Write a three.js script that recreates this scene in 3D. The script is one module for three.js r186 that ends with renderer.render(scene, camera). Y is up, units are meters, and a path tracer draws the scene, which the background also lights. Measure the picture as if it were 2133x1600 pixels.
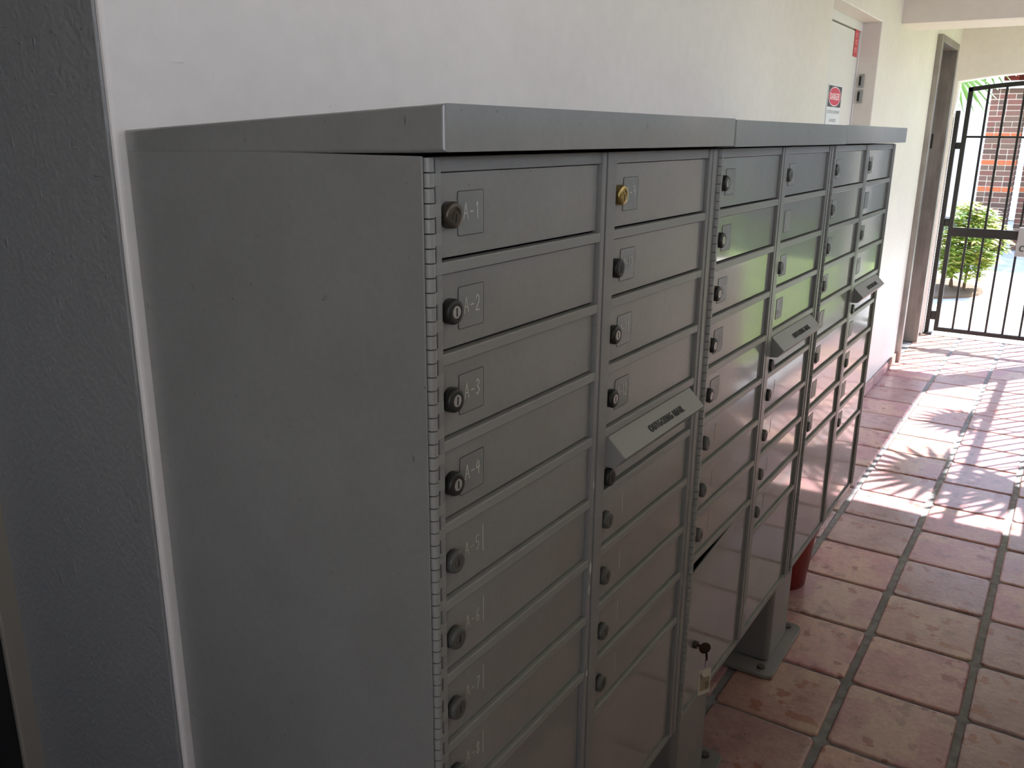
import * as THREE from 'three';
import { RoundedBoxGeometry } from 'three/addons/geometries/RoundedBoxGeometry.js';
import { mergeGeometries } from 'three/addons/utils/BufferGeometryUtils.js';
import { FontLoader } from 'three/addons/loaders/FontLoader.js';
import { Brush, Evaluator, SUBTRACTION } from 'three-bvh-csg';
import { TextGeometry } from 'three/addons/geometries/TextGeometry.js';

// ---------------------------------------------------------------- camera, sky, sun, exposure
const scene = new THREE.Scene();
const FY = 1.534;                                   // height of the mailbox door tops above the floor
const camera = new THREE.PerspectiveCamera(2 * Math.atan(800 / 1803.5) * 180 / Math.PI, 2133 / 1600, 0.02, 200);
camera.position.set(-0.6507, FY + 0.0207, 0.9804);
camera.rotation.set(-0.2825, -0.9954, 0.0094, 'YXZ');
const renderer = new THREE.WebGLRenderer({ antialias: true });
renderer.toneMapping = THREE.LinearToneMapping;
renderer.toneMappingExposure = 0.9;
renderer.shadowMap.enabled = true;

const SKY = 4.3;
const SUN = new THREE.Vector3(0.555, 0.730, 0.398).normalize();
const sun = new THREE.DirectionalLight(0xfaf6fa, 26);
sun.name = 'sun';
sun.position.copy(SUN).multiplyScalar(30).add(new THREE.Vector3(4, 0, 0));
sun.target.position.set(4, 0, 0);
sun.castShadow = true;
sun.shadow.mapSize.set(4096, 4096);
Object.assign(sun.shadow.camera, { left: -16, right: 16, top: 16, bottom: -16, near: 1, far: 80 });
scene.add(sun, sun.target);
{ // clear sky: pale at the horizon, blue overhead
  const w = 16, h = 64, d = new Float32Array(w * h * 4);
  for (let y = 0; y < h; y++) for (let x = 0; x < w; x++) {
    const e = Math.max(0, (y + 0.5) / h * 2 - 1), t = 1 - Math.pow(1 - e, 3), i = (y * w + x) * 4;
    d.set([0.98 - 0.64 * t, 1.0 - 0.46 * t, 1.1 - 0.06 * t, 1], i);
  }
  const t = new THREE.DataTexture(d, w, h, THREE.RGBAFormat, THREE.FloatType);
  t.mapping = THREE.EquirectangularReflectionMapping; t.magFilter = THREE.LinearFilter; t.needsUpdate = true;
  scene.background = t; scene.environment = t;
  scene.environmentIntensity = scene.backgroundIntensity = SKY;
}

// ---------------------------------------------------------------- helpers
let seed = 12345;
const rnd = (a = 1, b) => { seed = (seed * 1664525 + 1013904223) >>> 0; const t = seed / 4294967296; return b === undefined ? t * a : a + t * (b - a); };
const names = {};
function numbered(n) { const k = names[n] = (names[n] ?? -1) + 1; return k ? n + '_' + String(k).padStart(3, '0') : n; }
function mesh(name, geo, mat, parent, pos, rot) {
  const m = new THREE.Mesh(geo, mat);
  m.name = parent && parent !== scene ? name : numbered(name);
  m.castShadow = m.receiveShadow = true;
  if (pos) m.position.set(...pos);
  if (rot) m.rotation.set(...rot);
  (parent || scene).add(m);
  return m;
}
function group(name, pos, label, category, grp) {
  const g = new THREE.Group(); g.name = numbered(name); g.position.set(...pos); scene.add(g);
  return tag(g, label, category, grp);
}
function tag(o, label, category, grp, kind) {
  o.userData.label = label; if (category) o.userData.category = category;
  if (grp) o.userData.group = grp; if (kind) o.userData.kind = kind;
  return o;
}
function struct(o, label) { o.userData.kind = 'structure'; if (label) o.userData.label = label; return o; }
const box = (x0, x1, y0, y1, z0, z1) => new THREE.BoxGeometry(x1 - x0, y1 - y0, z1 - z0).translate((x0 + x1) / 2, (y0 + y1) / 2, (z0 + z1) / 2);
const rbox = (x0, x1, y0, y1, z0, z1, r = 0.002, s = 1) => new RoundedBoxGeometry(x1 - x0, y1 - y0, z1 - z0, s, r).translate((x0 + x1) / 2, (y0 + y1) / 2, (z0 + z1) / 2);
function strip(g) { const n = g.index ? g.toNonIndexed() : g; for (const k of Object.keys(n.attributes)) if (!['position', 'normal', 'uv'].includes(k)) n.deleteAttribute(k); return n; }
const merge = (list) => mergeGeometries(list.map(strip), false);
// extrude a polygon given in (a, b) along one axis, holes optional
function poly(pts, holes = []) {
  const s = new THREE.Shape(pts.map((p) => new THREE.Vector2(...p)));
  for (const h of holes) s.holes.push(new THREE.Path(h.map((p) => new THREE.Vector2(...p))));
  return s;
}
function metreUV(g, sc = 1) {       // box mapping in metres
  const p = g.attributes.position, n = g.attributes.normal, uv = new Float32Array(p.count * 2);
  for (let i = 0; i < p.count; i++) {
    const ax = Math.abs(n.getX(i)), ay = Math.abs(n.getY(i)), az = Math.abs(n.getZ(i));
    const [u, v] = ay >= ax && ay >= az ? [p.getX(i), p.getZ(i)] : ax >= az ? [p.getZ(i), p.getY(i)] : [p.getX(i), p.getY(i)];
    uv[2 * i] = u * sc; uv[2 * i + 1] = v * sc;
  }
  g.setAttribute('uv', new THREE.BufferAttribute(uv, 2));
  return g;
}
// ---------------------------------------------------------------- textures
function hash(x, y, s) { let h = (x * 374761393 + y * 668265263 + s * 974634777) | 0; h = Math.imul(h ^ (h >>> 13), 1274126177); return ((h ^ (h >>> 16)) >>> 0) / 4294967296; }
function vnoise(x, y, per, s) {
  const xi = Math.floor(x), yi = Math.floor(y), fx = x - xi, fy = y - yi, u = fx * fx * (3 - 2 * fx), v = fy * fy * (3 - 2 * fy);
  const w = (a) => ((a % per) + per) % per;
  const a = hash(w(xi), w(yi), s), b = hash(w(xi + 1), w(yi), s), c = hash(w(xi), w(yi + 1), s), d = hash(w(xi + 1), w(yi + 1), s);
  return a + (b - a) * u + (c - a) * v + (a - b - c + d) * u * v;
}
function fbm(x, y, per, s, oct = 4) { let t = 0, a = 0.5, n = 0; for (let o = 0; o < oct; o++) { t += a * vnoise(x, y, per, s + o * 17); n += a; a *= 0.5; x *= 2; y *= 2; per *= 2; } return t / n; }
function tex(n, f, srgb) {
  const d = new Uint8Array(n * n * 4);
  for (let y = 0; y < n; y++) for (let x = 0; x < n; x++) { const c = f(x / n, y / n); for (let k = 0; k < 3; k++) d[(y * n + x) * 4 + k] = Math.max(0, Math.min(255, c[k])); d[(y * n + x) * 4 + 3] = 255; }
  const t = new THREE.DataTexture(d, n, n); t.wrapS = t.wrapT = THREE.RepeatWrapping; t.magFilter = THREE.LinearFilter; t.minFilter = THREE.LinearMipmapLinearFilter; t.generateMipmaps = true;
  if (srgb) t.colorSpace = THREE.SRGBColorSpace; t.needsUpdate = true; return t;
}
const mix = (a, b, t) => a.map((v, i) => v + (b[i] - v) * t);
const sstep = (a, b, x) => { const t = Math.max(0, Math.min(1, (x - a) / (b - a))); return t * t * (3 - 2 * t); };
// painted sheet metal: faint mottling plus scattered scuffs (one repeat = 0.6 m)
const paintTex = tex(1024, (u, v) => {
  let b = 142 + (fbm(u * 6, v * 6, 6, 3) - 0.5) * 14 + (fbm(u * 90, v * 90, 90, 5, 2) - 0.5) * 6;
  const sc = fbm(u * 70, v * 60, 1e6, 41, 2); if (sc > 0.90) b -= (sc - 0.90) * 420;
  return [b + 1, b, b - 6];
}, true);
const paintBump = tex(512, (u, v) => { const b = 128 + (fbm(u * 40, v * 40, 40, 9, 3) - 0.5) * 60; return [b, b, b]; });
const waveBump = tex(256, (u, v) => { const b = 128 + (fbm(u * 3, v * 5, 1e6, 31, 2) - 0.5) * 200; return [b, b, b]; });
const plasterBump = tex(1024, (u, v) => {
  let b = 110 + (fbm(u * 12, v * 12, 12, 21, 3) - 0.5) * 70 + (fbm(u * 90, v * 90, 90, 23, 2) - 0.5) * 46;
  const sp = vnoise(u * 60, v * 60, 60, 77); if (sp > 0.93) b += (sp - 0.93) * 900;
  return [b, b, b];
});
const plasterTex = tex(512, (u, v) => { const b = 226 + (fbm(u * 5, v * 5, 5, 51) - 0.5) * 14 + (fbm(u * 60, v * 60, 60, 53, 2) - 0.5) * 6; return [b + 1, b - 5, b - 15]; }, true);
function clayTex(s, base, light, red) {
  return tex(512, (u, v) => {
    const a = fbm(u * 4, v * 4, 4, s), b = fbm(u * 9, v * 9, 9, s + 5), f = fbm(u * 48, v * 48, 48, s + 9, 3);
    let c = mix(base, light, sstep(0.42, 0.7, a));
    const worn = sstep(0.71, 0.73, b + (f - 0.5) * 0.12); c = mix(c, red, worn * 0.75);
    const dirt = sstep(0.66, 0.74, fbm(u * 14, v * 14, 14, s + 13) + (f - 0.5) * 0.2); c = mix(c, [128, 104, 96], dirt * 0.32);
    const pit = vnoise(u * 70, v * 70, 70, s + 21); if (pit > 0.975) c = mix(c, [60, 45, 40], 0.7);
    return c.map((k) => k + (f - 0.5) * 26);
  }, true);
}
const clayBump = tex(512, (u, v) => { const b = 128 + (fbm(u * 5, v * 5, 5, 61) - 0.5) * 120 + (fbm(u * 50, v * 50, 50, 63, 3) - 0.5) * 50; return [b, b, b]; });
const groutTex = tex(256, (u, v) => { const b = 140 + (fbm(u * 20, v * 20, 20, 71) - 0.5) * 60; return [b, b - 1, b - 3]; }, true);
const steelTex = tex(512, (u, v) => { const b = 150 + (fbm(u * 200, v * 3, 1e6, 81, 2) - 0.5) * 18 + (fbm(u * 4, v * 6, 1e6, 83) - 0.5) * 40; return [b, b - 6, b - 12]; }, true);
const lawnTex = tex(512, (u, v) => { const a = fbm(u * 10, v * 10, 10, 91), f = fbm(u * 120, v * 120, 120, 93, 2); return [80 + a * 38 + f * 30, 102 + a * 40 + f * 30, 34 + f * 24]; }, true);
const concreteTex = tex(256, (u, v) => { const b = 190 + (fbm(u * 12, v * 12, 12, 95) - 0.5) * 40; return [b, b - 4, b - 12]; }, true);
const brickTex = tex(256, (u, v) => { const f = fbm(u * 30, v * 30, 30, 97, 3), b = 205 + (f - 0.5) * 90; return [b, b, b]; }, true);
function rep(t, x, y = x) { const c = t.clone(); c.repeat.set(x, y); c.needsUpdate = true; return c; }

// ---------------------------------------------------------------- materials
const std = (o) => new THREE.MeshStandardMaterial(o);
const M = {
  paint: std({ map: rep(paintTex, 1.67), bumpMap: rep(paintBump, 3), bumpScale: 0.00012, roughness: 0.3 }),
  door: new THREE.MeshPhysicalMaterial({ map: rep(paintTex, 1.67), bumpMap: rep(waveBump, 2.2, 3), bumpScale: 0.0006, roughness: 0.4, clearcoat: 1, clearcoatRoughness: 0.07 }),
  roof: new THREE.MeshPhysicalMaterial({ map: rep(paintTex, 1.67), roughness: 0.4, bumpMap: rep(waveBump, 1.2), bumpScale: 0.0006, clearcoat: 1, clearcoatRoughness: 0.12 }),
  edge: std({ color: 0x96968e, roughness: 0.32 }),
  cardLine: std({ color: 0x4a4a44, roughness: 0.5 }),
  card: std({ color: 0x85867f, roughness: 0.3, bumpMap: rep(paintBump, 6), bumpScale: 0.0005 }),
  scratch: std({ color: 0xd6d3c4, roughness: 0.5 }),
  lockBlack: std({ color: 0x26261f, roughness: 0.45 }),
  lockGrey: std({ color: 0x5c5c55, roughness: 0.4 }),
  lockBronze: std({ color: 0x5b5347, roughness: 0.35, metalness: 0.6 }),
  brass: std({ color: 0xb9a063, roughness: 0.3, metalness: 0.9 }),
  silver: std({ color: 0xd8d8d4, roughness: 0.28, metalness: 0.75 }),
  slot: std({ color: 0x17140f, roughness: 0.7 }),
  ink: std({ color: 0x34342f, roughness: 0.6 }),
  chip: std({ color: 0xd9d7cf, roughness: 0.7 }),
  key: std({ color: 0x4a4038, roughness: 0.4, metalness: 0.7 }),
  tagPaper: std({ color: 0xd9cfba, roughness: 0.7 }),
  tagInsert: std({ color: 0xa8977a, roughness: 0.6 }),
  tagStain: std({ color: 0x7d6748, roughness: 0.8 }),
  wall: std({ map: rep(plasterTex, 0.6), bumpMap: rep(plasterBump, 1.1), bumpScale: 0.003, roughness: 0.42 }),
  wallSoft: std({ map: rep(plasterTex, 0.5), bumpMap: rep(plasterBump, 0.8), bumpScale: 0.003, roughness: 0.6 }),
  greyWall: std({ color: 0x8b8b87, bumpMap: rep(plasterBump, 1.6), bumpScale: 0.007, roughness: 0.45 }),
  greyPaint: std({ color: 0xb9b6ae, roughness: 0.5 }),
  whiteDoor: std({ color: 0xdcdad6, roughness: 0.45 }),
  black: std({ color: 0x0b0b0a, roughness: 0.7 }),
  jamb: std({ color: 0x8c8576, roughness: 0.5 }),
  grout: std({ map: rep(groutTex, 2), roughness: 0.9 }),
  steel: std({ map: rep(steelTex, 1), metalness: 0.85, roughness: 0.42 }),
  iron: std({ color: 0x17160f, roughness: 0.55 }),
  red: std({ color: 0x8d1f1c, roughness: 0.45 }),
  lawn: std({ map: rep(lawnTex, 0.5), roughness: 0.9 }),
  paving: std({ map: rep(groutTex, 0.6), color: 0xb4b0a8, roughness: 0.9 }),
  concrete: std({ map: rep(concreteTex, 0.7), roughness: 0.9 }),
  stucco: std({ color: 0xe6e2d8, roughness: 0.9 }),
  mortar: std({ color: 0xc4b49e, roughness: 0.95 }),
  roofTile: std({ color: 0x8a4638, roughness: 0.85 }),
  soil: std({ color: 0x6b5844, roughness: 1 }),
  stem: std({ color: 0x5f4a34, roughness: 0.9 }),
  sheet: std({ color: 0x9c9c98, roughness: 0.5 }),
};

// ---------------------------------------------------------------- the setting
const CEIL = 2.52, ZS = 1.45, ZO = 1.6;              // ceiling, inner and outer face of the corridor's open side
{ // wall with the mailboxes: one slab with the recess and the lift opening cut from it
  const b = 0.006;
  const s = poly([[-0.0135, 0], [3.222, 0], [3.222, FY + 0.56], [4.18, FY + 0.56], [4.18, 0], [5.93, 0], [5.93, FY + 0.635], [6.66, FY + 0.635], [6.66, 0], [7.2, 0], [7.2, CEIL + 0.1], [-0.0135, CEIL + 0.1]]);
  const g = new THREE.ExtrudeGeometry(s, { depth: 0.45, bevelEnabled: true, bevelThickness: b, bevelSize: b, bevelOffset: -b, bevelSegments: 3 });
  g.translate(0, 0, -0.45 - b);
  struct(mesh('wall_back', metreUV(g), M.wall), 'white painted plaster wall behind the mailboxes');
  const g2 = merge([box(-5, -0.95, 0, CEIL, -0.45, 0), box(-0.95, -0.018, FY + 0.6, CEIL, -0.45, 0)]);
  struct(mesh('wall_left', metreUV(g2), M.wall), 'white plaster wall around the dark doorway');
  struct(mesh('wall_reveal', metreUV(rbox(-0.0185, -0.0135, 0, FY + 0.6, -0.44, -0.0055, 0.002)), M.greyWall), 'dark grey side of the doorway next to the mailboxes');  // thin grey skin, darker than the adjoining white wall
  // dark doorway left of the mailboxes
  const d = struct(mesh('door_1', rbox(-0.93, -0.05, 0.01, FY + 0.58, -0.46, -0.42, 0.003), M.black), 'black panel added for the darkness inside the doorway');  // added black panel standing in for the unlit space behind the doorway
  struct(mesh('trim_1', merge([rbox(-0.05, -0.012, 0, FY + 0.6, -0.46, -0.412, 0.004), rbox(-0.95, -0.012, FY + 0.56, FY + 0.6, -0.46, -0.412, 0.004), rbox(-0.95, -0.92, 0, FY + 0.6, -0.46, -0.412, 0.004)]), M.jamb), 'narrow beige door casing');
  struct(mesh('wall_side', metreUV(merge([box(-5.2, -5, 0, CEIL, -0.45, ZO)])), M.wallSoft), 'plaster wall closing the passage');
}
// openings in the wall opposite, all under the eave: one above a parapet; the low-silled and long high ones are unseen, added for light
const LX0 = -4.2, LX1 = -1.0, LH = 1.12, SX1 = 3.2, SM = 1.1, SH = 1.8, SB = 1.58, PX0 = 3.4, PH = 0.885, EAVE = 2.7;
{ // open side of the passage
  const head = FY + 0.847, parts = [box(-5, LX0, 0, CEIL, ZS, ZO), box(LX0, LX1, 0, LH, ZS, ZO), box(LX1, SM, 0, SH, ZS, ZO), box(SM, SX1, 0, SB, ZS, ZO), box(SX1, PX0, 0, CEIL, ZS, ZO), box(PX0, 4.12, 0, PH, ZS, ZO), box(LX0, SX1, head, CEIL, ZS, ZO), box(PX0, 7.0, head, CEIL, ZS, ZO)];
  struct(mesh('wall_front', metreUV(merge(parts)), M.wallSoft), 'plaster wall opposite the mailboxes with an opening and unseen gaps added to let light in');
  // wall with the arched gate opening, at the far end
  const arch = []; const z0 = 0.02, z1 = 1.43, zc = (z0 + z1) / 2, hw = (z1 - z0) / 2;
  for (let k = 0; k <= 24; k++) { const z = z0 + (z1 - z0) * k / 24; arch.push([z, FY + 0.425 + 0.06 * (1 - ((z - zc) / hw) ** 2)]); }
  const s = poly([[-0.45, 0], [z0, 0], ...arch, [z1, 0], [ZO, 0], [ZO, CEIL + 0.1], [-0.45, CEIL + 0.1]]);
  const g = new THREE.ExtrudeGeometry(s, { depth: 0.188, bevelEnabled: true, bevelThickness: 0.006, bevelSize: 0.006, bevelOffset: -0.006, bevelSegments: 2 });
  g.translate(0, 0, -0.094).rotateY(-Math.PI / 2).translate(7.1, 0, 0);   // (z, y) profile swept along x
  struct(mesh('wall_end', metreUV(g), M.wallSoft), 'plaster end wall with an arched gateway');
  struct(mesh('ceiling', metreUV(box(-5.2, 7.2, CEIL, CEIL + 0.2, -0.45, ZO)), M.wallSoft), 'white plaster ceiling');
  struct(mesh('trim_2', metreUV(rbox(4.65, 5.03, FY + 0.597, CEIL + 0.02, -0.004, ZS + 0.02, 0.006, 2)), M.wallSoft), 'plaster beam across the passage');
  struct(mesh('trim_3', metreUV(box(-5, 4.98, FY + 0.847, CEIL, ZO, EAVE)), M.wallSoft), 'plaster eave outside the passage');
}
{ // floor: grout bed and single clay tiles
  const floor = struct(mesh('floor', metreUV(box(-5, 7.2, -0.2, -0.006, -0.44, ZO)), M.grout), 'grey grout bed under clay floor tiles');
  const maps = [clayTex(101, [190, 150, 146], [202, 168, 156], [166, 108, 92]), clayTex(201, [186, 144, 141], [200, 160, 155], [170, 106, 90]), clayTex(301, [196, 152, 146], [208, 176, 152], [160, 106, 94])];
  const mats = [];
  for (let k = 0; k < 9; k++) {
    const t = maps[k % 3].clone(); t.offset.set(rnd(), rnd()); t.rotation = Math.floor(rnd(4)) * Math.PI / 2; t.needsUpdate = true;
    const c = new THREE.Color().setRGB(rnd(0.86, 1), rnd(0.84, 0.98), rnd(0.82, 0.98));
    mats.push(std({ map: t, color: c, bumpMap: clayBump, bumpScale: 0.0018, roughness: rnd(0.26, 0.36) }));
  }
  function tileGeo(w, d) {   // pillowed slab with uneven corners
    const v = [], idx = [], c = 0.009, j = () => rnd(-0.0022, 0.0022);
    const rings = [[0, -0.02], [0, -0.004], [c * 0.5, -0.0008], [c, 0]];
    const J = [[j(), j()], [j(), j()], [j(), j()], [j(), j()]];
    const k = 0.012;
    const corner = [[-1, -1], [1, -1], [1, 1], [-1, 1]];
    for (const [inset, y] of rings) for (let q = 0; q < 4; q++) {
      const [sx, sz] = corner[q], X = sx * (w / 2 - inset) + J[q][0], Z = sz * (d / 2 - inset) + J[q][1];
      const a = (q % 2 === 0) ? [[0, -sz * k], [-sx * k, 0]] : [[-sx * k, 0], [0, -sz * k]];
      for (const [dx, dz] of a) v.push(X + dx, y, Z + dz);
    }
    for (let r = 0; r < 3; r++) for (let q = 0; q < 8; q++) { const a = r * 8 + q, b = r * 8 + (q + 1) % 8; idx.push(a, a + 8, b, b, a + 8, b + 8); }
    for (let q = 1; q < 7; q++) idx.push(24, 24 + q + 1, 24 + q);
    const g = new THREE.BufferGeometry(); g.setAttribute('position', new THREE.Float32BufferAttribute(v, 3)); g.setIndex(idx);
    const uv = []; for (let i = 0; i < v.length; i += 3) uv.push(v[i] * 1.9 + 0.5, v[i + 2] * 1.9 + 0.5);
    g.setAttribute('uv', new THREE.Float32BufferAttribute(uv, 2));
    g.computeVertexNormals(); return g;
  }
  const T = 0.31, X0 = 2.695, ZL = [-0.005, 0.303, 0.611, 0.92, 1.228, 1.455];
  const variants = [0, 1, 2, 3].map(() => tileGeo(T - 0.011, 0.308 - 0.02)), last = [0, 1].map(() => tileGeo(T - 0.011, 0.227 - 0.02));
  for (let i = -24; i < 15; i++) {
    const xa = X0 + i * T, xb = xa + T; if (xb > 7.19) continue;
    for (let j = 0; j < 5; j++) {
      const g = j === 4 ? last[Math.floor(rnd(2))] : variants[Math.floor(rnd(4))];
      const m = mesh('tile', g, mats[Math.floor(rnd(9))], floor, [(xa + xb) / 2, rnd(-0.0008, 0.0008), (ZL[j] + ZL[j + 1]) / 2], [rnd(-0.003, 0.003), Math.floor(rnd(2)) * Math.PI, rnd(-0.003, 0.003)]);
    }
  }
  // tile skirting along the mailbox wall
  const bb = struct(mesh('baseboard_back', box(2.36, 5.88, -0.002, 0.066, 0.0005, 0.008), M.grout), 'clay tile skirting');
  bb.geometry = merge([box(2.36, 3.222, -0.002, 0.066, 0.0005, 0.006), box(4.18, 5.88, -0.002, 0.066, 0.0005, 0.006)]);
  const sk = rbox(-0.151, 0.151, 0, 0.068, 0, 0.012, 0.003);
  for (const x of [2.55, 2.86, 3.06, 4.345, 4.655, 4.965, 5.275, 5.585, 5.72]) mesh('tile', sk, mats[Math.floor(rnd(9))], bb, [x, 0, 0.002]);
}
{ // recess with the electrical room door
  const d = struct(mesh('door_2', rbox(3.24, 4.165, 0.008, FY + 0.515, -0.145, -0.1, 0.003), M.whiteDoor), 'white painted electrical room door in a recess');
  const fr = struct(mesh('trim_4', merge([rbox(3.18, 3.236, 0, FY + 0.56, -0.16, -0.085, 0.003), rbox(4.169, 4.2, 0, FY + 0.56, -0.16, -0.094, 0.003), rbox(3.2, 4.2, FY + 0.52, FY + 0.58, -0.16, -0.092, 0.003)]), M.whiteDoor), 'white door frame in the recess');
  mesh('strike_plate', rbox(4.172, 4.181, FY + 0.255, FY + 0.32, -0.082, -0.055, 0.002), M.sheet, fr);
  mesh('strike_plate', rbox(4.172, 4.181, FY + 0.18, FY + 0.245, -0.082, -0.055, 0.002), M.sheet, fr);
  mesh('bolt_slot', rbox(4.168, 4.174, FY + 0.265, FY + 0.31, -0.079, -0.07, 0.001), M.slot, fr);
  mesh('bolt_slot', rbox(4.168, 4.174, FY + 0.19, FY + 0.235, -0.079, -0.07, 0.001), M.slot, fr);
  struct(mesh('wall_recess', metreUV(box(3.15, 4.25, 0, FY + 0.6, -0.3, -0.16)), M.wallSoft), 'wall behind the recessed door');
}
function print(w, h, f) { const c = document.createElement('canvas'); c.width = w; c.height = h; const x = c.getContext('2d'); f(x, w, h); const t = new THREE.CanvasTexture(c); t.colorSpace = THREE.SRGBColorSpace; return t; }
{ // danger sign and red sticker on the recessed door
  const t = print(520, 520, (x, w, h) => {
    x.fillStyle = '#dfe3e8'; x.fillRect(0, 0, w, h);
    x.fillStyle = '#3a3840'; x.fillRect(12, 14, w - 24, 196);
    x.fillStyle = '#e9d9dc'; x.beginPath(); x.ellipse(w / 2, 112, 228, 92, 0, 0, 7); x.fill();
    x.fillStyle = '#d0355a'; x.beginPath(); x.ellipse(w / 2, 112, 216, 82, 0, 0, 7); x.fill();
    x.fillStyle = '#f2e6e8'; x.textAlign = 'center'; x.font = 'bold 88px sans-serif'; x.fillText('DANGER', w / 2, 143);
    x.fillStyle = '#55575e'; x.font = 'bold 40px sans-serif'; x.fillText('ELECTRICAL EQUIPMENT', w / 2, 270);
    x.fillText('AUTHORIZED', w / 2, 350); x.fillText('PERSONNEL ONLY', w / 2, 425);
  });
  const g = new THREE.BoxGeometry(0.26, 0.25, 0.003);
  const white = M.whiteDoor, f = std({ map: t, roughness: 0.4 });
  const m = mesh('danger_sign', g, [white, white, white, white, f, white], scene, [3.79, FY + 0.127, -0.0982]);
  tag(m, 'danger sign with red oval on the white recessed door', 'sign');
  const t2 = print(96, 256, (x, w, h) => {
    x.fillStyle = '#c6424a'; x.fillRect(0, 0, w, h); x.fillStyle = '#d98a8a';
    for (const [a, b] of [[30, 40], [92, 46], [170, 44]]) { x.fillRect(24, a, w - 48, b); }
    x.fillStyle = '#c6424a'; for (const a of [48, 112, 190]) x.fillRect(34, a, w - 60, 10);
  });
  const g2 = new THREE.BoxGeometry(0.085, 0.125, 0.002), f2 = std({ map: t2, roughness: 0.45 });
  tag(mesh('red_sticker', g2, [M.red, M.red, M.red, M.red, f2, M.red], scene, [4.105, FY + 0.46, -0.0988]), 'narrow red sticker at the top corner of the recessed door', 'sticker');
}
{ // lift entrance: stainless frame standing proud of the wall, doors set back
  const s = poly([[5.893, 0], [5.945, 0], [5.945, FY + 0.615], [6.65, FY + 0.615], [6.65, 0], [6.70, 0], [6.70, FY + 0.66], [5.893, FY + 0.66]]);
  const g = new THREE.ExtrudeGeometry(s, { depth: 0.146, bevelEnabled: true, bevelThickness: 0.002, bevelSize: 0.002, bevelOffset: -0.002, bevelSegments: 1 }).translate(0, 0, -0.113);
  const fr = struct(mesh('trim_5', metreUV(g), M.steel), 'stainless steel lift door frame');
  struct(mesh('door_3', metreUV(merge([rbox(5.945, 6.296, 0.005, FY + 0.615, -0.15, -0.115, 0.002), rbox(6.299, 6.65, 0.005, FY + 0.615, -0.15, -0.115, 0.002)])), M.steel), 'stainless steel lift doors');
  const t = print(64, 128, (x, w, h) => { x.fillStyle = '#23201d'; x.fillRect(0, 0, w, h); x.fillStyle = '#a9a49c'; x.font = 'bold 64px sans-serif'; x.textAlign = 'center'; x.fillText('1', w / 2, 84); });
  const f = std({ map: t, roughness: 0.5 });
  const m = mesh('floor_number_plate', new THREE.BoxGeometry(0.003, 0.105, 0.05), [M.lockBlack, f, M.lockBlack, M.lockBlack, M.lockBlack, M.lockBlack], scene, [6.6480, FY - 0.012, -0.075]);
  tag(m, 'small black number plate on the steel lift frame', 'plate');
}

// ---------------------------------------------------------------- mailboxes
const font = await new FontLoader().loadAsync('fonts/droid/droid_sans_bold.typeface.json');
const W = 0.78, D = 0.457, PITCH = 0.0944, RAIL0 = -0.1035, RAILH = 0.0125;
const GLYPH = {   // strokes scratched by hand, in a box 0..1 wide, 0..1 high
  A: [[[0, 0], [0.45, 1], [0.95, 0]], [[0.2, 0.38], [0.75, 0.38]]], '-': [[[0.15, 0.5], [0.85, 0.52]]],
  0: [[[0.5, 1], [0.1, 0.7], [0.1, 0.3], [0.5, 0], [0.9, 0.3], [0.9, 0.7], [0.5, 1]]],
  1: [[[0.5, 0], [0.5, 1], [0.25, 0.8]]], 2: [[[0.1, 0.75], [0.4, 1], [0.8, 0.85], [0.75, 0.5], [0.1, 0.02], [0.9, 0]]],
  3: [[[0.1, 0.9], [0.6, 1], [0.85, 0.75], [0.4, 0.55], [0.9, 0.3], [0.5, 0], [0.1, 0.12]]], 4: [[[0.35, 1], [0.1, 0.45], [0.95, 0.5]], [[0.7, 0.9], [0.66, 0]]],
  5: [[[0.85, 1], [0.25, 0.95], [0.2, 0.55], [0.7, 0.55], [0.85, 0.25], [0.5, 0], [0.1, 0.1]]], 6: [[[0.7, 1], [0.2, 0.5], [0.2, 0.1], [0.7, 0], [0.8, 0.35], [0.25, 0.45]]],
  7: [[[0.1, 1], [0.9, 0.98], [0.4, 0]]], 8: [[[0.5, 0.55], [0.15, 0.8], [0.5, 1], [0.85, 0.8], [0.5, 0.55], [0.1, 0.25], [0.5, 0], [0.9, 0.25], [0.5, 0.55]]],
  9: [[[0.85, 0.6], [0.3, 0.55], [0.25, 0.9], [0.7, 1], [0.85, 0.7], [0.7, 0]]],
};
function scratchText(text, w, h, t) {
  const out = [], n = text.length, cw = w / n;
  [...text].forEach((ch, i) => {
    for (const line of GLYPH[ch]) for (let k = 0; k + 1 < line.length; k++) {
      const [ax, ay] = line[k], [bx, by] = line[k + 1], hs = ch === '-' ? 0.9 : 1;
      const x0 = i * cw + ax * cw * 0.78, x1 = i * cw + bx * cw * 0.78, y0 = ay * h * hs, y1 = by * h * hs, L = Math.hypot(x1 - x0, y1 - y0);
      out.push(new THREE.BoxGeometry(L + t * 0.4, t, 0.0003).rotateZ(Math.atan2(y1 - y0, x1 - x0)).translate((x0 + x1) / 2, (y0 + y1) / 2, 0));
    }
  });
  return merge(out);
}
function scribble(w, h, t) {
  const out = [];
  for (let k = 0; k < 7; k++) { const L = rnd(0.005, 0.015); out.push(new THREE.BoxGeometry(L, t, 0.0003).rotateZ(rnd(0.9, 2.2)).translate(rnd(w), rnd(h), 0)); }
  return merge(out);
}
const lockBody = new THREE.LatheGeometry([[0, 0], [0.0135, 0], [0.0135, 0.0075], [0.012, 0.0105], [0.0072, 0.0108], [0.0072, 0.0098], [0, 0.0098]].map((p) => new THREE.Vector2(...p)), 24).rotateX(Math.PI / 2);
const lockPlug = new THREE.CylinderGeometry(0.0066, 0.0068, 0.002, 18).rotateX(Math.PI / 2);
const lockSlot = new THREE.BoxGeometry(0.0018, 0.0088, 0.0006);
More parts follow.
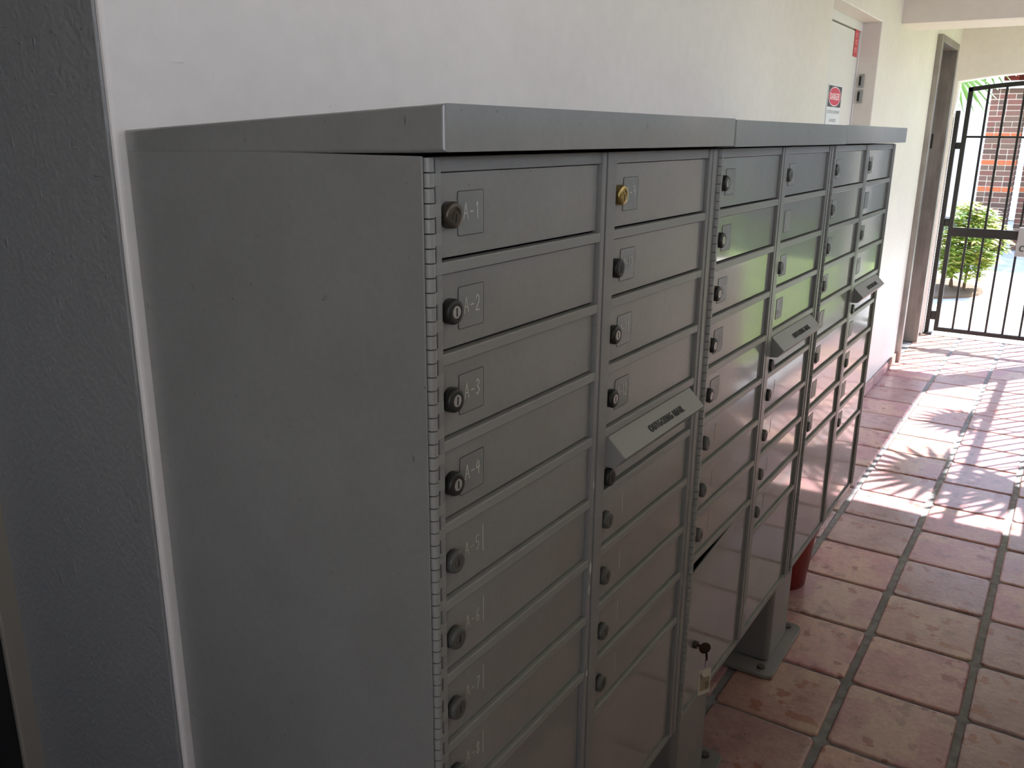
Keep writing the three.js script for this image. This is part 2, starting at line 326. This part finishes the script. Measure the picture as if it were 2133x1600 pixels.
function ringRect(w, h, t, r) {
  const rr = (s, a, b, q) => { s.moveTo(-a + q, -b); s.lineTo(a - q, -b); s.quadraticCurveTo(a, -b, a, -b + q); s.lineTo(a, b - q); s.quadraticCurveTo(a, b, a - q, b); s.lineTo(-a + q, b); s.quadraticCurveTo(-a, b, -a, b - q); s.lineTo(-a, -b + q); s.quadraticCurveTo(-a, -b, -a + q, -b); return s; };
  const s = rr(new THREE.Shape(), w / 2, h / 2, r); s.holes.push(rr(new THREE.Path(), w / 2 - t, h / 2 - t, r - t * 0.5));
  return new THREE.ExtrudeGeometry(s, { depth: 0.0005, bevelEnabled: false, curveSegments: 4 });
}
const cardGeo = rbox(-0.0225, 0.0225, -0.022, 0.022, -0.0006, 0.0003, 0.0003), cardRing = ringRect(0.0465, 0.0455, 0.0009, 0.003);
const knuckle = new THREE.CylinderGeometry(0.0056, 0.0056, 0.0131, 16);
const stileLeaf = rbox(-0.0065, 0.0075, -0.0062, 0.0062, -0.0015, 0.0, 0.0005);
const BOT = -1.139;

const ROOF = (() => {   // solid cap with rounded edges, hollowed under its front lip
  const s = poly([[0, -0.008], [0.0, 0.0196], [D + 0.026, 0.0457], [D + 0.026, 0.003], [D - 0.012, 0.0012]]);
  const g = new THREE.ExtrudeGeometry(s, { depth: W - 0.011, bevelEnabled: true, bevelThickness: 0.004, bevelSize: 0.004, bevelOffset: -0.004, bevelSegments: 4 });
  g.rotateY(-Math.PI / 2); g.computeBoundingBox(); g.translate(0.0005 - g.boundingBox.min.x, 0, 0);
  const out = new Evaluator().evaluate(new Brush(g), new Brush(box(0.007, W - 0.007, -0.03, 0.022, D - 0.01, D + 0.02)), SUBTRACTION).geometry;
  return strip(out);
})();
function mailboxUnit(x0, label, spec) {
  const u = group('mailbox_unit', [x0, 0, 0], label, 'mailbox', 'mailbox units along the wall');
  const Y = (y) => FY + y;
  // sheet metal carcass
  mesh('cabinet', metreUV(merge([
    rbox(0.001, 0.0036, Y(BOT), Y(-0.001), 0.001, D - 0.002, 0.001), rbox(W - 0.007, W - 0.002, Y(BOT), Y(-0.001), 0.001, D - 0.006, 0.002),
    box(0.002, W - 0.003, Y(BOT), Y(BOT) + 0.006, 0.001, D - 0.004), box(0.002, W - 0.003, Y(-0.02), Y(-0.003), 0.001, D - 0.02), box(0.002, W - 0.003, Y(BOT), Y(-0.003), 0.001, 0.006),
  ])), M.paint, u);
  // sloping cap
  mesh('roof', metreUV(ROOF.clone()), M.roof, u, [0, FY + 0.0002 - spec.drop, 0]).userData.label = 'sloping sheet metal cap';
  // piano hinge down the left edge: single knuckles
  for (let k = 0; k < 79; k++) mesh('hinge_knuckle', knuckle, M.edge, u, [0.0102, Y(-0.009 - k * 0.0143), D - 0.002]);
  mesh('hinge_gap_shade', box(0.0038, 0.0205, Y(BOT + 0.005), Y(-0.002), D - 0.0115, D - 0.0095), M.slot, u);  // added black strip, painting the shade seen through the hinge gaps
  const leaf = []; for (let k = 0; k < 79; k += 2) leaf.push(stileLeaf.clone().translate(0.0205, Y(-0.009 - (k + 1) * 0.0143), D - 0.0003));
  mesh('hinge_leaf', merge(leaf), M.edge, u);
  // two door frames
  const cols = [{ l0: 0.0206, a: 0.029, b: 0.366, r1: 0.377, rows: 8 }, { l0: 0.3815, a: 0.407, b: 0.742, r1: 0.7755, rows: 9 }];
  cols.forEach((c, ci) => {
    const fr = [rbox(c.l0, c.a, Y(BOT + 0.006), Y(-0.002), D - 0.014, D - 0.0008, 0.0012), rbox(c.b, c.r1, Y(BOT + 0.006), Y(-0.002), D - 0.014, D - 0.0005, 0.0016), rbox(c.a - 0.001, c.b + 0.001, Y(-0.0165), Y(-0.002), D - 0.014, D - 0.003, 0.001), rbox(c.a - 0.001, c.b + 0.001, Y(BOT + 0.004), Y(BOT + 0.0165), D - 0.014, D - 0.002, 0.001)];
    if (ci) fr.push(rbox(c.b + 0.012, c.b + 0.02, Y(BOT + 0.01), Y(-0.004), D - 0.004, D + 0.0012, 0.001));
    mesh('door_frame', metreUV(merge(fr)), M.paint, u);
    const railG = rbox(c.a - 0.001, c.b + 0.001, -RAILH, 0, D - 0.014, D - 0.0012, 0.0014);
    for (let r = 0; r < c.rows; r++) mesh('rail', railG, M.edge, u, [0, Y(RAIL0 - r * PITCH), 0]);
    for (let r = 0; r <= c.rows; r++) {
      const parcel = r === c.rows;
      const top = r ? RAIL0 - (r - 1) * PITCH - RAILH - 0.0012 : -0.0172, bot = parcel ? BOT + 0.0175 : RAIL0 - r * PITCH + 0.0026;
      const w = c.b - c.a - 0.002, h = top - bot, cx = (c.a + c.b) / 2, cy = (top + bot) / 2;
      let dg;
      if (parcel && spec.bent && ci === 0) {   // its top corner is bent down and away from the frame
        const q = poly([[-w / 2, -h / 2], [w / 2, -h / 2], [w / 2, h / 2], [w * 0.4, h / 2 - 0.001], [-w / 2, h / 2 - 0.034]]);
        dg = new THREE.ExtrudeGeometry(q, { depth: 0.003, bevelEnabled: true, bevelSize: 0.001, bevelThickness: 0.001, bevelOffset: -0.001, bevelSegments: 1 }).translate(0, 0, -0.004);
      } else dg = rbox(-w / 2, w / 2, -h / 2, h / 2, -0.006, 0, 0.0012);
      const dd = mesh('door', metreUV(dg.translate(0, 0, 0)), M.door, u, [cx, Y(cy), D - 0.0072], [rnd(-0.006, 0.006), rnd(-0.004, 0.004), 0]);
      // each door takes its own piece of the paint pattern
      const uv = dd.geometry.attributes.uv, ou = rnd(), ov = rnd(); for (let i = 0; i < uv.count; i++) uv.setXY(i, uv.getX(i) + ou, uv.getY(i) + ov);
      if (parcel) { dd.userData.label = 'large parcel door'; continue; }
      const slotRow = ci === 1 && r === 4;
      const lx = -w / 2 + 0.0165, kind = spec.locks(ci, r);
      const ly = slotRow ? -0.026 : rnd(-0.001, 0.001);
      if (kind) {
        const body = { black: M.lockBlack, silver: M.lockBlack, grey: M.lockGrey, bronze: M.lockBronze, brass: M.brass }[kind], plug = { black: M.lockBlack, silver: M.silver, grey: M.lockGrey, bronze: M.lockBronze, brass: M.brass }[kind];
        mesh('lock', lockBody, body, dd, [lx, ly, 0]); mesh('lock_plug', lockPlug, plug, dd, [lx + (kind === 'bronze' ? 0.001 : 0), ly - (kind === 'bronze' || kind === 'brass' ? 0.003 : 0), 0.0098]);
        mesh('key_slot', lockSlot, M.slot, dd, [lx, ly - (kind === 'bronze' || kind === 'brass' ? 0.003 : 0), 0.0108], [0, 0, rnd(-0.15, 0.1)]);
      }
      if (!slotRow) {
        const faint = spec.faint(ci, r);
        if (!faint) { mesh('number_card', cardGeo, M.card, dd, [-w / 2 + 0.0555, 0.0005, 0.0004]); mesh('card_outline', cardRing, M.cardLine, dd, [-w / 2 + 0.0555, 0.0005, 0.0002]); }
        else mesh('card_outline', box(-0.00028, 0.00028, -0.017, 0.017, 0, 0.0004), faint > 1 ? M.edge : M.scratch, dd, [-w / 2 + 0.078, 0.004, 0]);
        const txt = spec.text(ci, r);
        if (txt) mesh('number_marking', scratchText(txt, 0.0305, 0.017, faint ? 0.0006 : 0.0011), M.scratch, dd, [-w / 2 + 0.0425, -0.006, faint ? 0.0001 : 0.0008]);
        else if (!faint) mesh('scratches', scribble(0.03, 0.03, 0.0007), M.scratch, dd, [-w / 2 + 0.041, -0.014, 0.0008]);
      }
    }
  });
  // hooded slot for outgoing mail in the fifth row of the right column
  const hs = poly([[-0.009, -0.0], [-0.003, 0.0], [0.026, -0.028], [0.013, -0.044], [-0.009, -0.047]]);
  const hg = new THREE.ExtrudeGeometry(hs, { depth: 0.306, bevelEnabled: true, bevelThickness: 0.0015, bevelSize: 0.0015, bevelOffset: -0.0015, bevelSegments: 2 });
  hg.rotateY(Math.PI / 2).scale(1, 1, -1);   // profile (z, y) swept along +x
  for (const at of [hg.attributes.position, hg.attributes.normal, hg.attributes.uv]) for (let i = 0; i < at.count; i += 3) for (let k = 0; k < at.itemSize; k++) { const a = at.array, q = a[(i + 1) * at.itemSize + k]; a[(i + 1) * at.itemSize + k] = a[(i + 2) * at.itemSize + k]; a[(i + 2) * at.itemSize + k] = q; }
  hg.computeVertexNormals();
  const hood = mesh('slot_hood', metreUV(hg), M.edge, u, [0.42, Y(-0.401), D]);
  hood.userData.label = 'sloping hood over the outgoing mail slot';
  const tg = new TextGeometry('OUTGOING MAIL', { font, size: 0.0118, depth: 0.0006, curveSegments: 3, bevelEnabled: false });
  tg.computeBoundingBox(); const tw = tg.boundingBox.max.x; tg.translate(-tw / 2, -0.0067, 0);
  mesh('lettering', tg, M.ink, hood, [0.172, -0.0155, 0.0137], [-Math.atan2(0.029, 0.028), 0, 0]);
  if (spec.chips.length) {   // bare spots where the paint has flaked off the frame
    const list = spec.chips.map(([x, y, w, h]) => {
      const b = new THREE.Shape(); for (let i = 0; i < 14; i++) { const a = i / 14 * 6.283, q = rnd(0.6, 1); b[i ? 'lineTo' : 'moveTo'](Math.cos(a) * q * w / 2, Math.sin(a) * q * h / 2); }
      return new THREE.ExtrudeGeometry(b, { depth: 0.0004, bevelEnabled: false }).translate(x, Y(y), D - 0.0006);
    });
    mesh('flaked_paint', merge(list), M.chip, u).userData.label = 'pale spots of flaked paint';
  }
  // pedestal and base plate
  const [px0, px1] = spec.ped;
  mesh('pedestal', metreUV(rbox(px0, px1, 0.008, Y(BOT) - 0.006, 0.11, 0.39, 0.018, 3)), M.paint, u);
  mesh('collar', rbox(px0 - 0.02, px1 + 0.02, Y(BOT) - 0.01, Y(BOT) + 0.001, 0.09, 0.41, 0.003), M.paint, u);
  const c = 0.03, a0 = px0 - 0.07, a1 = px1 + 0.07, b0 = 0.08, b1 = 0.422, ps = new THREE.Shape();
  ps.moveTo(a0 + c, b0); ps.lineTo(a1 - c, b0); ps.quadraticCurveTo(a1, b0, a1, b0 + c); ps.lineTo(a1, b1 - c); ps.quadraticCurveTo(a1, b1, a1 - c, b1); ps.lineTo(a0 + c, b1); ps.quadraticCurveTo(a0, b1, a0, b1 - c); ps.lineTo(a0, b0 + c); ps.quadraticCurveTo(a0, b0, a0 + c, b0);
  const pg = new THREE.ExtrudeGeometry(ps, { depth: 0.008, bevelEnabled: true, bevelSize: 0.002, bevelThickness: 0.002, bevelOffset: -0.002, bevelSegments: 1 }).rotateX(Math.PI / 2).translate(0, 0.012, 0);
  mesh('base_plate', metreUV(pg), M.paint, u);
  const bolt = new THREE.CylinderGeometry(0.012, 0.012, 0.01, 6);
  for (const bx of [a0 + 0.035, a1 - 0.035]) for (const bz of [b0 + 0.04, b1 - 0.04]) mesh('bolt', bolt, M.lockGrey, u, [bx, 0.016, bz]);
  return u;
}
const unit1Locks = [['bronze', 'silver', 'silver', 'silver', 'grey', 'grey', 'grey', 'grey'], ['brass', 'black', 'silver', 'silver', 'black', 'grey', 'grey', 'grey', 'grey']];
mailboxUnit(0, 'nearest grey steel mailbox unit with doors numbered from A-1 and a brass lock', {
  ped: [0.24, 0.44], drop: 0, chips: [[0.3725, -0.592, 0.006, 0.024], [0.371, -0.625, 0.004, 0.02], [0.374, -0.77, 0.005, 0.012], [0.373, -0.46, 0.003, 0.016], [0.755, -0.79, 0.004, 0.02], [0.758, -1.0, 0.004, 0.03], [0.395, -1.02, 0.005, 0.02]], locks: (c, r) => unit1Locks[c][r],
  faint: (c, r) => (c === 0 ? r >= 4 : r >= 5) ? 1 : 0, text: (c, r) => (c === 0 ? 'A-' + (r + 1) : r < 4 ? 'A-' + (r + 9) : ''),
});
mailboxUnit(W, 'middle grey steel mailbox unit with a bent parcel door and a hanging key tag', {
  bent: true, ped: [0.185, 0.388], drop: 0.0015, chips: [[0.394, -1.055, 0.008, 0.04], [0.388, -1.01, 0.003, 0.02], [0.398, -0.93, 0.003, 0.014], [0.75, -1.08, 0.006, 0.014]], locks: (c, r) => (c === 0 ? (r < 5 ? 'silver' : 'grey') : ['grey', '', 'grey', '', 'black', 'black', 'grey', 'grey', 'grey'][r]),
  faint: (c, r) => (r >= 5 ? 2 : 0), text: () => '',
});
mailboxUnit(2 * W, 'farthest grey steel mailbox unit standing next to the white wall', {
  ped: [0.14, 0.34], drop: 0.0005, chips: [], locks: (c, r) => (c === 0 && r < 3 ? 'grey' : ['', 'grey', '', 'grey'][(r + c) % 4]), faint: () => 0, text: () => '',
});
{ // key left in the lock of the bent parcel door, with a ring and a paper tag
  const k = group('key_with_tag', [W + 0.085, FY - 0.985, D - 0.006], 'small key with a stained paper tag hanging from the bent parcel door', 'key');
  mesh('cam_lock', new THREE.CylinderGeometry(0.008, 0.009, 0.006, 18).rotateX(Math.PI / 2), M.key, k, [0, 0, 0.003]);
  mesh('key_bow', new THREE.CylinderGeometry(0.0125, 0.0125, 0.0022, 24).rotateZ(Math.PI / 2).rotateX(0.0), M.key, k, [0, -0.001, 0.0215], [0, 0.75, 0]);
  mesh('key_shank', rbox(-0.001, 0.001, -0.003, 0.003, 0.004, 0.012, 0.0005), M.key, k);
  mesh('key_ring', new THREE.TorusGeometry(0.008, 0.0013, 8, 24), M.key, k, [0.002, -0.02, 0.026], [0, 0.5, 0]);
  const pts = []; for (let i = 0; i <= 12; i++) pts.push(new THREE.Vector3(0.002 + Math.sin(i * 1.3) * 0.003, -0.026 - i * 0.0017, 0.025));
  mesh('wire_hook', new THREE.TubeGeometry(new THREE.CatmullRomCurve3(pts), 30, 0.0013, 6), M.sheet, k);
  const t = mesh('paper_tag', rbox(-0.0155, 0.0155, -0.03, 0.03, -0.0008, 0.0008, 0.0006), M.tagPaper, k, [0.0, -0.079, 0.026], [0.04, -0.55, 0.07]);
  const blob = new THREE.Shape(); for (let i = 0; i < 16; i++) { const a = i / 16 * 6.283, q = 0.006 + 0.0025 * Math.sin(a * 3 + 1) + 0.001 * Math.sin(a * 5); blob[i ? 'lineTo' : 'moveTo'](Math.cos(a) * q * 0.8, Math.sin(a) * q * 1.3); }
  mesh('stain', new THREE.ExtrudeGeometry(blob, { depth: 0.0002, bevelEnabled: false }), M.tagStain, t, [0.006, -0.008, 0.0008]);
  mesh('insert', rbox(-0.0115, 0.0125, -0.02, 0.012, 0.0006, 0.001, 0.0002), M.tagInsert, t);
  mesh('pen_marks', scribble(0.008, 0.012, 0.0008), M.ink, t, [-0.012, 0.013, 0.001]);
}
{ // red bucket under the farthest unit
  const p = [[0, 0.004], [0.092, 0], [0.112, 0.205], [0.118, 0.21], [0.118, 0.218], [0.108, 0.214], [0.09, 0.012], [0, 0.012]].map((q) => new THREE.Vector2(...q));
  const b = group('red_bucket', [2.27, 0, 0.255], 'dark red plastic bucket on the floor under the farthest mailbox unit', 'bucket');
  mesh('pail', new THREE.LatheGeometry(p, 36), M.red, b);
  mesh('rim', new THREE.TorusGeometry(0.117, 0.004, 8, 36).rotateX(Math.PI / 2), M.red, b, [0, 0.214, 0]);
}

// ---------------------------------------------------------------- gate in the end wall
function bar(name, parent, y0, y1, z, w = 0.014, x = 0, mat = M.iron) { return mesh(name, rbox(x - w / 2, x + w / 2, y0, y1, z - w / 2, z + w / 2, 0.002), mat, parent); }
{
  const XG = 7.06;
  const post = tag(mesh('gate_post', merge([rbox(XG - 0.02, XG + 0.02, 0, FY + 0.215, 0.026, 0.058, 0.003), rbox(XG - 0.04, XG + 0.04, 0, 0.012, 0.024, 0.084, 0.002)]), M.iron), 'short black iron hinge post left of the gate', 'post');
  const g = group('gate', [XG, 0, 0], 'black iron bar gate in the arched gateway', 'gate');
  const zl = 0.093, zr = 1.385, top = (z) => FY + 0.352 + 0.06 * (1 - ((z - 0.725) / 0.705) ** 2);
  mesh('stile', rbox(-0.018, 0.018, 0.03, top(zl) + 0.016, zl, zl + 0.032, 0.003), M.iron, g);
  mesh('stile', rbox(-0.018, 0.018, 0.03, top(zr) + 0.016, zr - 0.032, zr, 0.003), M.iron, g);
  const tp = []; const N = 24; for (let i = 0; i <= N; i++) { const z = zl + (zr - zl) * i / N; tp.push([z, top(z) + 0.018]); } for (let i = N; i >= 0; i--) { const z = zl + (zr - zl) * i / N; tp.push([z, top(z) - 0.014]); }
  const tg = new THREE.ExtrudeGeometry(poly(tp), { depth: 0.036, bevelEnabled: false }).translate(0, 0, -0.018).rotateY(-Math.PI / 2);
  mesh('top_rail', tg, M.iron, g);
  mesh('mid_rail', rbox(-0.016, 0.016, FY - 0.735, FY - 0.665, zl + 0.02, zr - 0.02, 0.002), M.iron, g);
  mesh('thin_rail', rbox(-0.008, 0.008, FY + 0.014, FY + 0.03, zl + 0.02, zr - 0.02, 0.002), M.iron, g);
  mesh('bottom_rail', rbox(-0.016, 0.016, 0.03, 0.062, zl, zr, 0.002), M.iron, g);
  for (let k = 0; k < 10; k++) { const z = 0.231 + k * 0.1185; bar('bar', g, 0.05, top(z), z, 0.0165); }
  mesh('hinge', rbox(-0.012, 0.012, FY - 0.07, FY - 0.02, 0.0585, 0.1, 0.004), M.iron, g);
  mesh('hinge', rbox(-0.012, 0.012, FY - 0.66, FY - 0.6, 0.0585, 0.1, 0.004), M.iron, g);
  mesh('hinge', rbox(-0.012, 0.012, 0.12, 0.19, 0.0585, 0.1, 0.004), M.iron, g);
  const sg = group('gate_sign', [XG - 0.03, FY - 0.745, 0.7], 'light grey sign box on the gate\'s middle rail', 'sign');
  mesh('sign_box', rbox(-0.012, 0.012, -0.11, 0.11, -0.118, 0.118, 0.004), M.sheet, sg);
  const cg = new TextGeometry('C', { font, size: 0.045, depth: 0.001, curveSegments: 5, bevelEnabled: false }).rotateY(-Math.PI / 2);
  mesh('lettering', cg, M.ink, sg, [-0.0122, -0.07, -0.1]);
}
{ // picket railing in the side opening
  const f = group('picket_railing', [0, 0, 1.525], 'black iron picket railing in the side opening of the passage', 'railing');
  mesh('top_rail', rbox(4.14, 7.0, 1.49, 1.53, -0.02, 0.02, 0.003), M.iron, f);
  mesh('bottom_rail', rbox(4.14, 7.0, 0.1, 0.14, -0.02, 0.02, 0.003), M.iron, f);
  for (let k = 0; k < 24; k++) { const x = 6.92 - k * 0.113; mesh('picket', rbox(-0.0075, 0.0075, 0.04, 1.685, -0.0075, 0.0075, 0.0015), M.iron, f, [x, 0, 0]); }
}

// ---------------------------------------------------------------- outdoors
struct(mesh('ground_lawn', metreUV(box(4.9, 17.5, -0.2, -0.022, ZO + 0.14, 12)), M.lawn), 'green lawn beside the building');
struct(mesh('ground_paving', metreUV(box(-40, 40, -0.3, -0.03, ZO + 0.14, 60)), M.paving), 'unseen grey paving beside the building, put in to limit green bounce light');  // added in place of more lawn so less green light bounces in
struct(mesh('ground_kerb', metreUV(box(-40, 40, -0.3, -0.012, ZO, ZO + 0.14)), M.concrete), 'concrete strip outside the railing');
struct(mesh('ground_path', metreUV(box(7.2, 40, -0.3, -0.012, -20, ZO)), M.concrete), 'pale concrete path beyond the gate');
tag(mesh('planting_bed', (() => { const s = new THREE.Shape(); for (let i = 0; i < 24; i++) { const a = i / 24 * 6.283, r = 1 + 0.1 * Math.sin(a * 3); s[i ? 'lineTo' : 'moveTo'](Math.cos(a) * r * 0.62, Math.sin(a) * r * 0.34); } return new THREE.ExtrudeGeometry(s, { depth: 0.03, bevelEnabled: false }).rotateX(-Math.PI / 2); })(), M.soil, scene, [9.5, -0.012, -0.15]), 'brown soil bed under the bush beyond the gate', 'soil');
function leafGeo(L, w) {   // folded blade with a mid rib, 12 triangles
  const v = [], idx = [], st = [[0, 0.1], [0.3, 0.85], [0.6, 1], [0.85, 0.55], [1, 0]];
  st.forEach(([t, k]) => { const y = -0.25 * L * t * t; v.push(-w * k / 2, y + 0.06 * w * k, t * L, 0, y, t * L, w * k / 2, y + 0.06 * w * k, t * L); });
  for (let i = 0; i < 4; i++) { const a = i * 3; idx.push(a, a + 3, a + 1, a + 1, a + 3, a + 4, a + 1, a + 4, a + 2, a + 2, a + 4, a + 5); }
  const g = new THREE.BufferGeometry(); g.setAttribute('position', new THREE.Float32BufferAttribute(v, 3)); g.setIndex(idx); g.computeVertexNormals(); return g;
}
const leafMat = new THREE.MeshPhysicalMaterial({ vertexColors: true, roughness: 0.5, transmission: 0.25, thickness: 0, side: THREE.DoubleSide });
function foliage(n, rx, ry, rz, colors, L = 0.1) {
  const list = [], base = leafGeo(L, L * 0.36), m = new THREE.Matrix4(), e = new THREE.Euler(), qn = new THREE.Quaternion();
  for (let k = 0; k < n; k++) {
    const th = rnd(6.283), cz = rnd(-0.95, 1), s = Math.sqrt(1 - cz * cz), r = Math.pow(rnd(), 0.25) * (0.86 + 0.14 * Math.sin(th * 5 + cz * 6));
    const c = new THREE.Vector3(Math.cos(th) * s * rx * r, cz * ry * r, Math.sin(th) * s * rz * r);
    const col = colors[Math.floor(rnd(colors.length))], tw = rnd(6.283), nb = 7;
    for (let q = 0; q < nb; q++) {
      const g = base.clone(); e.set(rnd(-0.5, 0.1), tw + q / nb * 6.283, rnd(-0.2, 0.2), 'YXZ'); qn.setFromEuler(e); m.compose(c, qn, new THREE.Vector3(1, 1, 1).multiplyScalar(rnd(0.7, 1.1))); g.applyMatrix4(m);
      const cc = []; for (let i = 0; i < g.attributes.position.count; i++) { const edge = i % 3 === 1 ? 0.75 : 1; cc.push(col[0] * edge, col[1] * edge, col[2] * edge); }
      g.setAttribute('color', new THREE.Float32BufferAttribute(cc, 3)); list.push(g);
    }
  }
  return mergeGeometries(list, false);
}
{
  const b = group('bush', [9.5, 0.05, 0.0], 'variegated yellow green bush beyond the gate', 'bush');
  const fo = mesh('foliage', foliage(620, 0.5, 0.43, 0.38, [[0.5, 0.58, 0.08], [0.72, 0.68, 0.2], [0.26, 0.4, 0.06], [0.4, 0.52, 0.08]], 0.1), leafMat, b, [0, 0.45, 0]); fo.userData.kind = 'stuff';
  for (let k = 0; k < 5; k++) mesh('stem', new THREE.CylinderGeometry(0.008, 0.012, 0.5, 7), M.stem, b, [rnd(-0.15, 0.15), 0.22, rnd(-0.15, 0.15)], [rnd(-0.2, 0.2), 0, rnd(-0.2, 0.2)]);
}
{ // brick pillars
  const tints = [[0.36, 0.17, 0.11], [0.30, 0.16, 0.10], [0.40, 0.21, 0.14], [0.25, 0.15, 0.10], [0.35, 0.22, 0.14], [0.42, 0.18, 0.12]].map((c) => std({ color: new THREE.Color().setRGB(...c).multiplyScalar(0.72), map: brickTex, roughness: 0.9 }));
  const orange = std({ color: new THREE.Color().setRGB(0.75, 0.2, 0.07), map: brickTex, roughness: 0.9 });
  function pillar(x, z0, width, label) {
    const g = group('brick_pillar', [x, 0, z0], label, 'pillar', 'brick pillars');
    const H = 2.2, course = 0.0735;
    mesh('mortar_core', box(0.008, 0.34, 0, H, 0.008, width - 0.008), M.mortar, g);
    const full = rbox(0, 0.1, 0, 0.062, 0, 0.193, 0.004), cache = {};
    const piece = (w) => cache[w] ??= rbox(0, 0.1, 0, 0.062, 0, w, 0.004);
    for (let k = 0; k < 30; k++) {
      let z = 0; const y = k * course + 0.006, or = [11, 16, 21].includes(k);
      const lens = k % 2 ? [0.095] : [];
      while (z < width - 0.02) {
        let w = lens.length ? lens.shift() : rnd() < 0.25 ? 0.095 : 0.193; if (z + w > width - 0.05) w = +(width - z).toFixed(3);
        mesh('brick', piece(w), or ? orange : tints[Math.floor(rnd(tints.length))], g, [rnd(-0.003, 0.003), y, z]); z += w + 0.011;
      }
      mesh('brick', cache.s ??= rbox(0.111, 0.35, 0, 0.062, 0, 0.1, 0.004), or ? orange : tints[Math.floor(rnd(tints.length))], g, [0, y, 0]);
      mesh('brick', cache.s, or ? orange : tints[Math.floor(rnd(tints.length))], g, [0, y, width - 0.1]);
    }
  }
  pillar(13.6, -0.365, 0.43, 'brick pillar with orange bands seen through the gate');
  pillar(13.8, 0.15, 0.43, 'brick pillar partly cut by the right edge of the photo');
}
struct(mesh('far_fascia', box(13.55, 14.6, 2.2, 2.3, -0.42, 6), M.stucco), 'white fascia on the brick pillars');
struct(mesh('far_building', (() => merge([box(19, 19.3, 0, 3.6, -4, 6)]))(), M.stucco), 'pale stucco building far beyond the gate');
{
  const r = tag(mesh('tiled_eave', merge([...Array(30)].map((_, k) => new THREE.CylinderGeometry(0.09, 0.11, 1.6, 10, 1, false, 0, Math.PI).rotateZ(Math.PI / 2 - 0.35).rotateX(0).translate(14.35, 2.62, -0.25 + k * 0.2))), M.roofTile), 'reddish brown tiled eave above the brick pillars', 'roof');
}
// fan palms outside the railing: their leaves shade the floor
function fanLeaf(n, L, spread) {
  const list = [];
  for (let k = 0; k < n; k++) {
    const a = -spread / 2 + spread * k / (n - 1), len = L * (0.82 + 0.18 * Math.cos(a)) * rnd(0.94, 1.04), w = 0.05;
    const v = [], idx = [], st = [[0, 0.25], [0.35, 1], [0.6, 0.8], [1, 0.05]];
    st.forEach(([t, q]) => { const y = -0.18 * len * t * t, c = Math.cos(a), s = Math.sin(a); for (const sd of [-1, 0, 1]) v.push(s * t * len + c * sd * w * q * 0.5, y + (sd ? 0 : 0.006), c * t * len - s * sd * w * q * 0.5); });
    for (let i = 0; i < 3; i++) { const b = i * 3; idx.push(b, b + 3, b + 1, b + 1, b + 3, b + 4, b + 1, b + 4, b + 2, b + 2, b + 4, b + 5); }
    const g = new THREE.BufferGeometry(); g.setAttribute('position', new THREE.Float32BufferAttribute(v, 3)); g.setIndex(idx); g.computeVertexNormals(); list.push(g);
  }
  return mergeGeometries(list, false);
}
const palmMat = std({ color: 0x5d8a2a, roughness: 0.5, side: THREE.DoubleSide });
const frondStem = std({ color: 0x7b8a3a, roughness: 0.7 });
function palm(base, hubs, label) {
  const p = group('fan_palm', base, label, 'palm', 'fan palms');
  const B = new THREE.Vector3(...base);
  mesh('trunk', new THREE.CylinderGeometry(0.05, 0.075, 0.9, 12), M.stem, p, [0, 0.43, 0]);
  for (const [fx, fz, h, ang, L] of hubs) {
    // floor point (fx, fz) shaded by the hub at height h
    const P = new THREE.Vector3(fx + SUN.x / SUN.y * h, h, fz + SUN.z / SUN.y * h).sub(B);
    const out = new THREE.Vector3(Math.cos(ang), 0, Math.sin(ang)); out.addScaledVector(SUN, -out.dot(SUN)).normalize();
    const q = new THREE.Quaternion().setFromRotationMatrix(new THREE.Matrix4().makeBasis(new THREE.Vector3().crossVectors(SUN, out), SUN, out));
    const m = mesh('fan_leaf', fanLeaf(15, L, 3.4), palmMat, p); m.position.copy(P); m.quaternion.copy(q);
    const mid = new THREE.Vector3(P.x * 0.4, 0.85 + (P.y - 0.85) * 0.75, P.z * 0.4);
    mesh('leaf_stalk', new THREE.TubeGeometry(new THREE.QuadraticBezierCurve3(new THREE.Vector3(0, 0.8, 0), mid, P), 14, 0.009, 6), frondStem, p);
  }
}
palm([5.55, -0.03, 2.1], [[3.745, 0.607, 2.0, -2.05, 0.46], [4.68, 0.63, 2.0, -1.85, 0.3], [3.75, 0.95, 2.15, -2.6, 0.42], [4.25, 1.25, 2.3, 0.9, 0.45]], 'green fan palm outside the picket railing');
palm([8.35, -0.03, -1.1], [[6.55, -1.38, 2.15, 0.9, 0.5], [6.75, -1.45, 2.2, 0.3, 0.5], [6.5, -1.7, 2.0, 2.4, 0.5], [6.6, -1.3, 2.3, 1.6, 0.45]], 'green fan palm beyond the gate behind the hinge post');
// grey house across the lawn
struct(mesh('far_house', merge([box(17, 25, -0.03, 4.5, 2.6, 26), box(16.6, 25.4, 4.5, 4.8, 2.2, 26.4)]), std({ color: 0x6f706c, roughness: 0.9 })), 'grey house across the lawn');

renderer.render(scene, camera);
